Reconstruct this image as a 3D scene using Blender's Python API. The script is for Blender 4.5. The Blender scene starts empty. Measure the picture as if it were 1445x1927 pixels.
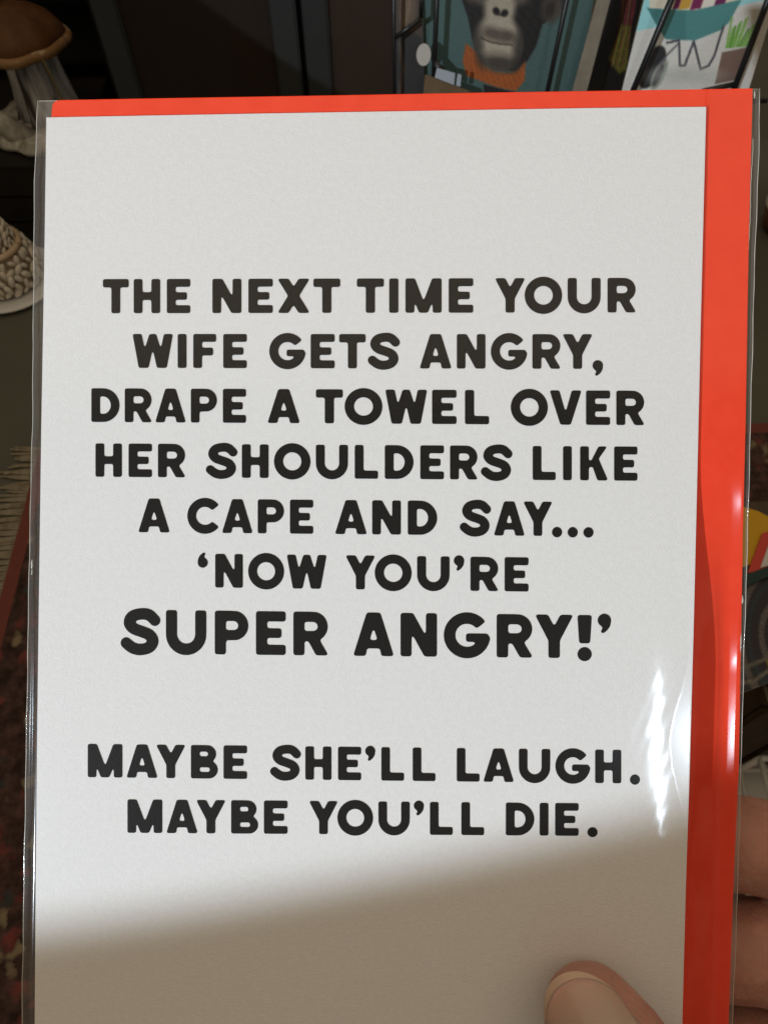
import bpy, bmesh, math, random
import numpy as np
from mathutils import Vector, Matrix
from mathutils.geometry import tessellate_polygon

random.seed(7); rng = np.random.default_rng(11)
R = math.radians
sc = bpy.context.scene
col = sc.collection

# ------------------------------------------------------------------ camera
F = 1340.0; CX, CY = 722.5, 963.5            # focal length and centre in photograph pixels
PITCH = 58.0
CAMZ = 1.35
cam_d = bpy.data.cameras.new('camera'); cam = bpy.data.objects.new('camera', cam_d); col.objects.link(cam)
cam_d.sensor_fit = 'VERTICAL'; cam_d.sensor_height = 36.0; cam_d.lens = 36.0 * F / 1927.0
cam_d.clip_start = 0.005; cam_d.clip_end = 60
cam.rotation_euler = (R(90 - PITCH), 0, 0); cam.location = (0, 0, CAMZ)
cam_d.dof.use_dof = True; cam_d.dof.focus_distance = 0.137; cam_d.dof.aperture_fstop = 58.0
sc.camera = cam
CAM = Matrix.Translation((0, 0, CAMZ)) @ Matrix.Rotation(R(90 - PITCH), 4, 'X')
EYE = Vector((0, 0, CAMZ))
D0 = 0.137                                   # lens to face of the held card
CARD = CAM @ Matrix.Translation((0, 0, -D0))  # card frame: x right, y up, z to the viewer

# ------------------------------------------------------------------ world, lamps, exposure
world = bpy.data.worlds.new('World'); sc.world = world; world.use_nodes = True
bg = world.node_tree.nodes['Background']
bg.inputs[0].default_value = (1.0, 0.80, 0.58, 1); bg.inputs[1].default_value = 0.17
sc.view_settings.view_transform = 'Standard'; sc.view_settings.look = 'None'
sc.view_settings.exposure = 0.0; sc.view_settings.gamma = 1.0; sc.view_settings.use_curve_mapping = False
sc.cycles.use_denoising = True
sc.cycles.max_bounces = 10; sc.cycles.transparent_max_bounces = 24; sc.cycles.diffuse_bounces = 4
sc.cycles.caustics_reflective = False; sc.cycles.caustics_refractive = False

def aim(o, target):
    d = (Vector(target) - o.location).normalized()
    o.rotation_euler = d.to_track_quat('-Z', 'Y').to_euler()

# warm ceiling light of the shop
cl = bpy.data.lights.new('ceiling_lamp', 'AREA'); cl.shape = 'RECTANGLE'; cl.size = 3.0; cl.size_y = 2.6
cl.energy = 17.0; cl.color = (1.0, 0.80, 0.57)
clo = bpy.data.objects.new('ceiling_lamp', cl); col.objects.link(clo)
clo.location = (0.0, 0.7, 3.0)

# cool window light behind the photographer and an added spot for the sleeve streak; the lower edge of each beam crosses the card
E0 = Vector((-0.0044, -0.0730, 0.0)); EU = Vector((0.983, 0.185, 0))
def beam(name, ldir, dist, energy, color, radius, blend, half=32.0):
    L = bpy.data.lights.new(name, 'SPOT'); L.color = color; L.energy = energy; L.shadow_soft_size = radius; L.spot_blend = blend
    o = bpy.data.objects.new(name, L); col.objects.link(o)
    p = Vector(ldir).normalized() * dist; g = (E0 - p).normalized()
    n = g.cross(EU).normalized()
    if n.y < 0: n = -n
    axis = g * math.cos(R(half)) + n * math.sin(R(half))
    o.location = CARD @ p; aim(o, CARD @ (p + axis)); L.spot_size = 2 * R(half); return o
beam('window_beam', (-0.9, -0.65, 1.0), 1.15, 46.0, (0.79, 0.89, 1.0), 0.006, 0.016)
beam('streak_spot', (0.55, -0.38, 1.0), 0.95, 5.5, (0.72, 0.86, 1.0), 0.005, 0.016)  # added spot: streak on the film, brighter lower right

# ------------------------------------------------------------------ helpers
def ray(px, py):
    return (CAM.to_3x3() @ Vector(((px - CX) / F, (CY - py) / F, -1.0)))
def at(px, py, depth):                     # point at a depth along the optical axis
    return EYE + ray(px, py) * depth
def on_z(px, py, z=0.0):                   # point of a horizontal plane
    d = ray(px, py); return EYE + d * ((z - CAMZ) / d.z)
def on_plane(px, py, p, n):
    d = ray(px, py); return EYE + d * ((p - EYE).dot(n) / d.dot(n))
def pix(P):                                # world points (N,3) -> photograph pixels
    M = np.array(CAM.inverted()); q = P @ M[:3, :3].T + M[:3, 3]
    return CX + F * q[:, 0] / -q[:, 2], CY - F * q[:, 1] / -q[:, 2]
def cm(px, py, z=0.0):                     # photograph pixel -> card frame, metres, at height z over the card
    s = (D0 - z) / F; return Vector(((px - CX) * s, (CY - py) * s, z))

def tag(o, label=None, cat=None, group=None, kind=None):
    if label: o['label'] = label
    if cat: o['category'] = cat
    if group: o['group'] = group
    if kind: o['kind'] = kind
    return o
def empty(name, mat=None, loc=None, **k):
    o = bpy.data.objects.new(name, None); o.empty_display_size = 0.02
    if mat is not None: o.matrix_world = mat
    if loc is not None: o.location = loc
    col.objects.link(o); return tag(o, **k)
def link(name, me, mats, parent=None, world_coords=False, **k):
    o = bpy.data.objects.new(name, me); col.objects.link(o)
    for m in (mats if isinstance(mats, (list, tuple)) else [mats]): me.materials.append(m)
    if parent is not None:
        o.parent = parent
        if world_coords: o.matrix_parent_inverse = parent.matrix_basis.inverted()
    return tag(o, **k)
def bobj(name, bm, mats, parent=None, smooth=False, **k):
    me = bpy.data.meshes.new(name); bmesh.ops.recalc_face_normals(bm, faces=bm.faces)
    bm.to_mesh(me); bm.free()
    if smooth:
        for p in me.polygons: p.use_smooth = True
    return link(name, me, mats, parent, **k)
def pyobj(name, v, f, mats, parent=None, smooth=False, **k):
    me = bpy.data.meshes.new(name); me.from_pydata([tuple(map(float, p)) for p in v], [], f); me.update()
    if smooth:
        for p in me.polygons: p.use_smooth = True
    return link(name, me, mats, parent, **k)
def add_box(bm, c, s, rot=None, bev=0.0):
    M = Matrix.Translation(c) @ (rot.to_4x4() if rot else Matrix()) @ Matrix.Diagonal((s[0], s[1], s[2], 1))
    g = bmesh.ops.create_cube(bm, size=1, matrix=M)
    if bev:
        es = list({e for v in g['verts'] for e in v.link_edges})
        bmesh.ops.bevel(bm, geom=es, offset=bev, segments=2, affect='EDGES')
def add_tube(bm, pts, rad, n=8, cap=True):
    pts = [Vector(p) for p in pts]; rs = rad if isinstance(rad, (list, tuple)) else [rad] * len(pts)
    rings = []; up = None
    for i, p in enumerate(pts):
        d = (pts[min(i + 1, len(pts) - 1)] - pts[max(i - 1, 0)]).normalized()
        if up is None: up = d.orthogonal().normalized()
        up = (up - d * up.dot(d)).normalized(); s = d.cross(up)
        rings.append([bm.verts.new(p + (up * math.cos(2*math.pi*k/n) + s * math.sin(2*math.pi*k/n)) * rs[i]) for k in range(n)])
    for a, b in zip(rings, rings[1:]):
        for k in range(n): bm.faces.new((a[k], a[(k+1) % n], b[(k+1) % n], b[k]))
    if cap: bm.faces.new(rings[0]); bm.faces.new(rings[-1])
def add_lathe(bm, prof, c, n=40, fn=None):
    rings = []
    for i, (r, z) in enumerate(prof):
        ring = []
        for k in range(n):
            a = 2*math.pi*k/n; rr = r * (fn(a, i, z) if fn else 1)
            ring.append(bm.verts.new((c[0] + rr*math.cos(a), c[1] + rr*math.sin(a), c[2] + z)))
        rings.append(ring)
    for a, b in zip(rings, rings[1:]):
        for k in range(n): bm.faces.new((a[k], a[(k+1) % n], b[(k+1) % n], b[k]))
    bm.faces.new(rings[0]); bm.faces.new(rings[-1])

# ------------------------------------------------------------------ materials
def mat(name, c, rough=0.6, spec=0.4, noise=None, bump=None, coat=0, sss=0):
    m = bpy.data.materials.new(name); m.use_nodes = True; nt = m.node_tree; N = nt.nodes
    b = N['Principled BSDF']; b.inputs['Base Color'].default_value = (*c, 1)
    b.inputs['Roughness'].default_value = rough; b.inputs['Specular IOR Level'].default_value = spec
    if coat: b.inputs['Coat Weight'].default_value = coat; b.inputs['Coat Roughness'].default_value = 0.1
    if sss:
        b.inputs['Subsurface Weight'].default_value = 1.0; b.inputs['Subsurface Scale'].default_value = sss
        b.inputs['Subsurface Radius'].default_value = (1, .35, .2)
    tc = N.new('ShaderNodeTexCoord')
    if noise:                              # (scale, second colour, low, high, stretch)
        s, c2, lo, hi, st = noise
        mp = N.new('ShaderNodeMapping'); mp.inputs['Scale'].default_value = st
        nt.links.new(tc.outputs['Object'], mp.inputs[0])
        n = N.new('ShaderNodeTexNoise'); n.inputs['Scale'].default_value = s; n.inputs['Detail'].default_value = 5
        nt.links.new(mp.outputs[0], n.inputs['Vector'])
        r = N.new('ShaderNodeValToRGB'); r.color_ramp.elements[0].position = lo; r.color_ramp.elements[1].position = hi
        r.color_ramp.elements[0].color = (*c, 1); r.color_ramp.elements[1].color = (*c2, 1)
        nt.links.new(n.outputs['Fac'], r.inputs[0]); nt.links.new(r.outputs[0], b.inputs['Base Color'])
    if bump:                               # (scale, strength, distance, stretch)
        s, st, di, sx = bump
        mp = N.new('ShaderNodeMapping'); mp.inputs['Scale'].default_value = sx
        nt.links.new(tc.outputs['Object'], mp.inputs[0])
        n = N.new('ShaderNodeTexNoise'); n.inputs['Scale'].default_value = s; n.inputs['Detail'].default_value = 6
        n.inputs['Roughness'].default_value = 0.6
        nt.links.new(mp.outputs[0], n.inputs['Vector'])
        bp = N.new('ShaderNodeBump'); bp.inputs['Strength'].default_value = st; bp.inputs['Distance'].default_value = di
        nt.links.new(n.outputs['Fac'], bp.inputs['Height']); nt.links.new(bp.outputs[0], b.inputs['Normal'])
    return m
def vmat(name, rough=0.45, coat=0.0):      # printed picture: colours held by the mesh
    m = bpy.data.materials.new(name); m.use_nodes = True; nt = m.node_tree
    b = nt.nodes['Principled BSDF']; b.inputs['Roughness'].default_value = rough
    if coat: b.inputs['Coat Weight'].default_value = coat; b.inputs['Coat Roughness'].default_value = 0.15
    a = nt.nodes.new('ShaderNodeVertexColor'); a.layer_name = 'print'
    nt.links.new(a.outputs[0], b.inputs['Base Color']); return m
one = (1, 1, 1)
M_card = mat('card_stock', (.80, .795, .785), .85, .15, noise=(900, (.83, .825, .815), .35, .65, one), bump=(2300, .42, .0003, one))
M_ink = mat('black_ink', (.006, .0055, .005), .6, .12, bump=(1500, .5, .0002, one))
M_env = mat('red_envelope_paper', (.97, .064, .022), .7, .12, noise=(300, (.93, .055, .018), .35, .65, one), bump=(1800, .3, .0001, one))
M_skin = mat('skin', (.42, .205, .155), .5, .35, noise=(140, (.50, .26, .20), .35, .65, one), bump=(700, .55, .0009, (1, .6, 1)), sss=.003)
M_nail = mat('thumb_nail', (.56, .34, .265), .28, .5, bump=(500, .08, .0003, (1, .15, 1)), sss=.002)
M_nailtip = mat('nail_edge', (.52, .36, .25), .35, .5)
M_floor = mat('grey_green_floor', (.105, .105, .080), .6, .3, noise=(2.2, (.13, .13, .10), .35, .65, one))
M_black = mat('black_paint', (.008, .008, .008), .5, .3)
M_wire = mat('black_wire', (.008, .008, .009), .35, .5)
M_frame = mat('grey_door_frame', (.036, .041, .042), .5, .3, noise=(6, (.046, .050, .051), .3, .7, one))
M_panel = mat('brown_door_panel', (.030, .022, .018), .7, .15, noise=(3, (.040, .029, .023), .3, .7, (1, 1, .3)))
M_panel2 = mat('lighter_brown_panel', (.050, .036, .028), .7, .15, noise=(3, (.062, .045, .034), .3, .7, (1, 1, .3)))
M_crate = mat('black_crate_paint', (.013, .011, .010), .55, .3, noise=(5, (.03, .022, .017), .4, .75, (1, 1, .2)))
M_cap = mat('brown_mushroom_cap', (.075, .028, .008), .6, .3, noise=(14, (.16, .07, .022), .35, .7, one), bump=(60, .4, .004, one))
M_caprim = mat('worn_highlight_rim', (.30, .16, .06), .5, .4, noise=(17, (.85, .72, .50), .50, .66, one), bump=(80, .5, .004, one))  # pale patches are worn spots and painted highlights
M_drift = mat('weathered_driftwood', (.055, .046, .036), .8, .2, noise=(34, (.62, .61, .56), .40, .62, (1, 1, .12)), bump=(30, .8, .01, (1, 1, .1)))
M_drift2 = mat('pale_driftwood', (.22, .20, .15), .8, .2, noise=(30, (.66, .63, .54), .35, .65, (1, 1, .2)), bump=(40, .7, .006, (1, 1, .2)))
M_twine = mat('yellow_twine', (.16, .12, .03), .8, .2)
M_pot = mat('recess_shade_clay', (.22, .17, .12), .8, .2, noise=(30, (.32, .26, .19), .4, .6, one), bump=(60, .8, .01, one))  # shade between the relief petals put into a darker body colour
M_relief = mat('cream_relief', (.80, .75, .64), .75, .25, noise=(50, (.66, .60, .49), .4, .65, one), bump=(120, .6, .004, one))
M_ring = mat('tan_wood_ring', (.58, .43, .27), .6, .3, noise=(20, (.68, .54, .37), .3, .7, one))
M_amber = mat('amber_wax', (.45, .19, .04), .4, .4)
M_plate = mat('white_stoneware', (.82, .84, .82), .45, .4, noise=(9, (.70, .72, .70), .4, .7, one))
M_wood = mat('dark_wood', (.045, .028, .016), .5, .4, noise=(8, (.085, .055, .03), .35, .7, (6, 1, 1)), bump=(30, .3, .004, (4, 1, 1)))
M_bowl = mat('brown_glaze', (.20, .085, .025), .35, .5, noise=(9, (.34, .16, .05), .35, .7, (1, 1, .4)))
M_palerim = mat('pale_rim', (.50, .45, .36), .5, .4)
M_yellow = mat('yellow_paper', (.62, .36, .015), .6, .3)
M_red = mat('red_card', (.62, .07, .05), .6, .3)
M_white = mat('white_paper', (.66, .65, .62), .7, .3, noise=(10, (.58, .57, .53), .4, .7, one))
M_teal = mat('dark_teal_card', (.02, .045, .04), .6, .3)
M_whitewire = mat('white_coated_wire', (.70, .68, .62), .45, .4)
M_edge = mat('cream_card_edge', (.20, .17, .125), .7, .3, noise=(60, (.27, .23, .175), .4, .7, one))
M_sticker = mat('pale_sticker', (.46, .43, .38), .6, .3)
M_print = vmat('printed_picture', .5)
M_fringe = mat('cream_wool', (.36, .32, .23), .9, .1, noise=(60, (.22, .18, .11), .4, .7, one))

def film_mat(name='clear_cellophane', haze=.005):
    m = bpy.data.materials.new(name); m.use_nodes = True; nt = m.node_tree; N = nt.nodes; N.clear()
    out = N.new('ShaderNodeOutputMaterial'); tr = N.new('ShaderNodeBsdfTransparent'); tr.inputs[0].default_value = (.985, .985, .98, 1)
    gl = N.new('ShaderNodeBsdfGlossy'); gl.inputs['Roughness'].default_value = .15
    df = N.new('ShaderNodeBsdfDiffuse'); df.inputs[0].default_value = (.8, .78, .74, 1)
    fr = N.new('ShaderNodeFresnel'); ge = N.new('ShaderNodeNewGeometry')
    io = N.new('ShaderNodeMix'); io.inputs[2].default_value = 1.5; io.inputs[3].default_value = 1/1.5   # same reflectance from both sides of the thin film
    nt.links.new(ge.outputs['Backfacing'], io.inputs[0]); nt.links.new(io.outputs[0], fr.inputs[0])
    mu = N.new('ShaderNodeMath'); mu.operation = 'MULTIPLY'; mu.inputs[1].default_value = 0.85; mu.use_clamp = True
    m1 = N.new('ShaderNodeMixShader'); m2 = N.new('ShaderNodeMixShader'); m2.inputs[0].default_value = haze
    L = nt.links
    L.new(fr.outputs[0], mu.inputs[0]); L.new(mu.outputs[0], m1.inputs[0]); L.new(tr.outputs[0], m1.inputs[1]); L.new(gl.outputs[0], m1.inputs[2])
    L.new(m1.outputs[0], m2.inputs[1]); L.new(df.outputs[0], m2.inputs[2]); L.new(m2.outputs[0], out.inputs[0])
    return m
M_film = film_mat(); M_film_back = film_mat('doubled_cellophane', .085)
M_seam = mat('sealed_film_edge', (.55, .54, .48), .10, 1.0)

def rug_mat():
    m = bpy.data.materials.new('woven_rug_pile'); m.use_nodes = True; nt = m.node_tree; N = nt.nodes; L = nt.links
    b = N['Principled BSDF']; b.inputs['Roughness'].default_value = .95; b.inputs['Specular IOR Level'].default_value = .1
    tc = N.new('ShaderNodeTexCoord')
    def ramp(src, stops, interp='LINEAR'):
        r = N.new('ShaderNodeValToRGB'); r.color_ramp.interpolation = interp; e = r.color_ramp.elements
        while len(e) < len(stops): e.new(.5)
        for q, (p, c) in zip(e, stops): q.position = p; q.color = (*c, 1)
        L.new(src, r.inputs[0]); return r.outputs[0]
    v = N.new('ShaderNodeTexVoronoi'); v.inputs['Scale'].default_value = 34
    nd = N.new('ShaderNodeTexNoise'); nd.inputs['Scale'].default_value = 38; nd.inputs['Detail'].default_value = 3; L.new(tc.outputs['Object'], nd.inputs['Vector'])
    ma = N.new('ShaderNodeVectorMath'); ma.operation = 'MULTIPLY_ADD'; ma.inputs[1].default_value = (.045, .045, 0); L.new(nd.outputs['Color'], ma.inputs[0]); L.new(tc.outputs['Object'], ma.inputs[2])
    L.new(ma.outputs[0], v.inputs['Vector'])
    sepc = N.new('ShaderNodeSeparateColor'); L.new(v.outputs['Color'], sepc.inputs[0])
    flowers = ramp(sepc.outputs[0], [(0, (.07, .042, .036)), (.34, (.07, .042, .036)), (.36, (.26, .06, .058)), (.68, (.25, .06, .055)), (.70, (.34, .27, .17)), (.82, (.06, .07, .07)), (.92, (.05, .025, .02))], 'CONSTANT')
    n = N.new('ShaderNodeTexNoise'); n.inputs['Scale'].default_value = 45; n.inputs['Detail'].default_value = 4; L.new(tc.outputs['Object'], n.inputs['Vector'])
    ground = ramp(n.outputs['Fac'], [(.35, (.04, .024, .02)), (.55, (.09, .054, .045)), (.7, (.15, .08, .068))])
    dm = ramp(v.outputs['Distance'], [(.22, (.75, .75, .75)), (.55, (0, 0, 0))])
    mx = N.new('ShaderNodeMix'); mx.data_type = 'RGBA'; L.new(dm, mx.inputs[0]); L.new(ground, mx.inputs[6]); L.new(flowers, mx.inputs[7])
    sx = N.new('ShaderNodeSeparateXYZ'); L.new(tc.outputs['Object'], sx.inputs[0])
    mn = N.new('ShaderNodeMath'); mn.operation = 'MINIMUM'; L.new(sx.outputs[0], mn.inputs[0]); L.new(sx.outputs[1], mn.inputs[1])
    band = ramp(mn.outputs[0], [(0, (1, 1, 1)), (.030, (0, 0, 0)), (.36, (.5, .5, .5)), (.375, (0, 0, 0)), (.41, (.5, .5, .5)), (.425, (0, 0, 0))], 'CONSTANT')
    mx2 = N.new('ShaderNodeMix'); mx2.data_type = 'RGBA'; L.new(band, mx2.inputs[0]); L.new(mx.outputs[2], mx2.inputs[6]); mx2.inputs[7].default_value = (.22, .07, .055, 1)
    L.new(mx2.outputs[2], b.inputs['Base Color'])
    bp = N.new('ShaderNodeBump'); bp.inputs['Strength'].default_value = .8; bp.inputs['Distance'].default_value = .006
    n2 = N.new('ShaderNodeTexNoise'); n2.inputs['Scale'].default_value = 260; L.new(tc.outputs['Object'], n2.inputs['Vector'])
    L.new(n2.outputs['Fac'], bp.inputs['Height']); L.new(bp.outputs[0], b.inputs['Normal']); return m
M_rug = rug_mat()

# ================================================================== SETTING
bm = bmesh.new(); vs = [bm.verts.new(p) for p in ((-4, -2, 0), (4, -2, 0), (4, 6, 0), (-4, 6, 0))]; bm.faces.new(vs)
bobj('floor', bm, M_floor, kind='structure')

# rug: its corner lies behind the card's left edge
c0 = on_z(78, 845); ax = (on_z(1432, 800) - c0).normalized(); ay = Vector((ax.y, -ax.x, 0))
rug = empty('rug', mat=Matrix((( ax.x, ay.x, 0, c0.x), (ax.y, ay.y, 0, c0.y), (0, 0, 1, 0.0), (0, 0, 0, 1))),
            label='dark red patterned woven rug with cream fringe on the grey-green floor', cat='rug')
bm = bmesh.new(); add_box(bm, (1.25, .85, .006), (2.5, 1.7, .010), bev=.003); bobj('pile', bm, M_rug, rug)
fb = bmesh.new()
for k in range(230):
    y = .004 + k * .0073; l = .05 + random.random() * .03; dy = random.uniform(-.012, .012)
    add_tube(fb, [(0.004, y, .007), (-l * .5, y + dy * .4, .006), (-l, y + dy, .004)], [.0030, .0036, .0022], 5)
bobj('fringe', fb, M_fringe, rug, kind='stuff')

# ---- cabinet with two framed doors behind the card
cab = empty('cabinet', loc=(-.17, 1.6, 0), label='low dark cabinet with two brown panel doors in grey frames', cat='cabinet')
bm = bmesh.new(); add_box(bm, (0, .235, .51), (.86, .40, 1.02), bev=.004); bobj('body', bm, M_black, cab)
def door(x0, x1, pm):
    d = bmesh.new(); cx = (x0 + x1) / 2
    w = .052
    add_box(d, (x0 + w/2, .012, .52), (w, .022, .94), bev=.004); add_box(d, (x1 - w/2, .012, .52), (w, .022, .94), bev=.004)
    add_box(d, (cx, .0125, .965), (x1 - x0 - 2*w, .021, .05), bev=.004); add_box(d, (cx, .0125, .085), (x1 - x0 - 2*w, .021, .07), bev=.004)
    o = bobj('door', d, M_frame, cab)
    p = bmesh.new(); add_box(p, (cx, .022, .53), (x1 - x0 - 2*w + .006, .010, .84)); bobj('panel', p, pm, o)
    h = bmesh.new(); add_tube(h, [(x1 - .026 if x0 < -.1 else x0 + .026, .002, .80), (x1 - .026 if x0 < -.1 else x0 + .026, -.02, .80)], [.006, .010], 12); bobj('knob', h, M_wire, o)
door(-.413, -.006, M_panel); door(.006, .413, M_panel2)
dk = empty('gap_backing', loc=(-1.15, 2.35, 0), label='added black shelf unit filling the dark gap beside the low cabinet', cat='shelf')  # black shelves added to keep the gap beside the cabinet dark
bm = bmesh.new(); add_box(bm, (0, .18, .5), (1.1, .02, 1.0)); bobj('back_panel', bm, M_black, dk)
for x in (-.54, .54):
    bm = bmesh.new(); add_box(bm, (x, 0, .5), (.03, .34, 1.0), bev=.003); bobj('side_panel', bm, M_black, dk)
for z in (.30, .66):
    bm = bmesh.new(); add_box(bm, (0, 0, z), (1.05, .33, .02), bev=.002); bobj('shelf', bm, M_black, dk)

# ---- black crate carrying the driftwood mushroom
cr = empty('crate', loc=(-1.05, 1.75, 0), label='black painted wooden crate under the driftwood mushroom', cat='crate')
for k in range(3):
    bm = bmesh.new(); add_box(bm, (0, .010, .043 + k * .079), (.46, .018, .074), bev=.003); bobj('slat', bm, M_crate, cr)
for x in (-.222, .222):
    bm = bmesh.new(); add_box(bm, (x, .235, .12), (.018, .43, .236), bev=.003); bobj('side', bm, M_crate, cr)
bm = bmesh.new(); add_box(bm, (0, .235, .243), (.47, .46, .010), bev=.002); bobj('lid', bm, M_crate, cr)

mx_, my_ = -.905, 1.95
mu = empty('mushroom_ornament', loc=(mx_, my_, .248), label='brown capped mushroom ornament carved from grey driftwood', cat='ornament')
def flute(a, i, z): return 1 + .09 * math.sin(7*a + 1.2) + .06 * math.sin(13*a + z*9) + .04*math.sin(23*a)
bm = bmesh.new(); add_lathe(bm, [(.085, .02), (.074, .05), (.066, .11), (.060, .17), (.058, .225)], (0, 0, 0), 90, flute); bobj('stem', bm, M_drift, mu, True)
prof = [(.05, .205), (.085, .200), (.103, .208), (.110, .222), (.106, .238), (.092, .258), (.06, .28), (.02, .29)]
bm = bmesh.new(); add_lathe(bm, prof, (-.008, 0, 0), 64, lambda a, i, z: 1 + .05*math.sin(3*a+.6) + .025*math.sin(8*a))
o = bobj('cap', bm, M_cap, mu, True)
bm = bmesh.new()
ringp = []
for k in range(65):
    a = 2*math.pi*k/64; rr = .108 * (1 + .05*math.sin(3*a+.6) + .025*math.sin(8*a)); ringp.append((-.008 + rr*math.cos(a), rr*math.sin(a), .213))
add_tube(bm, ringp, .0125, 10); bobj('rim', bm, M_caprim, o, True)
bm = bmesh.new(); add_lathe(bm, [(.07, .001), (.135, .004), (.142, .016), (.125, .032), (.08, .036)], (-.03, -.02, 0), 60, lambda a, i, z: 1 + .07*math.sin(4*a) + .03*math.sin(11*a)); bobj('base', bm, M_drift2, mu, True)
bm = bmesh.new(); add_tube(bm, [(-.19, -.07, .165), (-.13, -.095, .10), (-.07, -.11, .045), (-.03, -.10, .02)], [.014, .020, .027, .024], 12); bobj('root', bm, M_drift2, mu, True)
bm = bmesh.new(); add_tube(bm, [(.07, -.085, .212), (.085, -.10, .15), (.092, -.108, .08), (.095, -.11, .035)], .0022, 6); bobj('twine', bm, M_twine, mu, True)

# ---- carved pots on a white plate, on the floor in front of the crate
plx, ply = -1.042, 1.60
pl = empty('plate', loc=(plx, ply, 0), label='round white stoneware plate under the carved pots', cat='plate')
bm = bmesh.new(); add_lathe(bm, [(.07, .0005), (.125, .004), (.143, .016), (.139, .020), (.115, .014), (.05, .012)], (0, 0, 0), 64); bobj('dish', bm, M_plate, pl, True)
pt = empty('carved_pot', loc=(plx - .004, ply + .004, .0125), label='cream carved clay pot with a tan wooden rim on the white plate', cat='pot')
def relief(prof, c, rows, per, size, seed):  # raised petals all over a turned body
    bm = bmesh.new(); rr_ = random.Random(seed); P = np.array(prof)
    for j in range(rows):
        z = P[0][1] + (P[-1][1] - P[0][1]) * (j + .5)/rows; r = float(np.interp(z, P[:, 1], P[:, 0]))
        for k in range(per):
            a = 2*math.pi*(k + .5*(j % 2))/per + rr_.uniform(-.05, .05); s_ = size*rr_.uniform(.8, 1.25)
            M = Matrix.Translation((c[0] + r*math.cos(a), c[1] + r*math.sin(a), c[2] + z)) @ Matrix.Rotation(a, 4, 'Z') @ Matrix.Rotation(rr_.uniform(-.9, .9), 4, 'X') @ Matrix.Diagonal((.55*s_, .62*s_, 1.15*s_, 1))
            bmesh.ops.create_icosphere(bm, subdivisions=2, radius=1, matrix=M)
    return bm
def carve(a, i, z): return 1 + .045*math.sin(13*a + 2.2*i) * math.cos(1.9*i + 5*a) + .03*math.sin(29*a + 3*i)
bm = bmesh.new(); add_lathe(bm, [(.085, .001), (.098, .012), (.102, .035), (.098, .06), (.088, .085), (.076, .105), (.066, .108), (.062, .09)], (0, 0, 0), 110, carve); o = bobj('body', bm, M_pot, pt, True)
bobj('relief', relief([(.094, .010), (.103, .035), (.099, .06), (.088, .085), (.080, .100)], (0, 0, 0), 5, 26, .0125, 3), M_relief, o, True, kind='stuff')
bm = bmesh.new(); add_tube(bm, [(.074*math.cos(2*math.pi*k/48), .074*math.sin(2*math.pi*k/48), .112) for k in range(49)], .0085, 10); bobj('rim', bm, M_ring, pt, True)
p2 = empty('carved_cup', loc=(plx + .008, ply + .004, .0905), label='small carved cream cup with amber wax, nested inside the larger pot', cat='cup')
bm = bmesh.new(); add_lathe(bm, [(.030, .028), (.050, .030), (.054, .050), (.048, .078), (.038, .094), (.034, .080)], (0, 0, 0), 80, carve); o = bobj('body', bm, M_pot, p2, True)
bobj('relief', relief([(.052, .034), (.055, .052), (.048, .078), (.042, .090)], (0, 0, 0), 4, 18, .009, 4), M_relief, o, True, kind='stuff')
bm = bmesh.new(); add_tube(bm, [(.037*math.cos(2*math.pi*k/40), .037*math.sin(2*math.pi*k/40), .098) for k in range(41)], .006, 10); bobj('rim', bm, M_ring, p2, True)
bm = bmesh.new(); add_lathe(bm, [(.034, .07), (.034, .092), (.01, .094)], (0, 0, 0), 32); bobj('wax', bm, M_amber, p2, True)

# ---- brown pot at the far right
bp_ = on_z(1480, 432)
bw = empty('brown_pot', loc=bp_, label='brown glazed pot with a pale line round it on the floor', cat='pot')
bm = bmesh.new(); add_lathe(bm, [(.055, .001), (.075, .01), (.088, .06), (.090, .13), (.10, .20), (.115, .27), (.118, .30), (.108, .30), (.10, .26)], (0, 0, 0), 48); bobj('body', bm, M_bowl, bw, True)
for z, r in ((.075, .0895), (.295, .119)):
    bm = bmesh.new(); add_tube(bm, [(r*math.cos(2*math.pi*k/48), r*math.sin(2*math.pi*k/48), z) for k in range(49)], .004, 8); bobj('rim_line', bm, M_palerim, bw, True)

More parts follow.
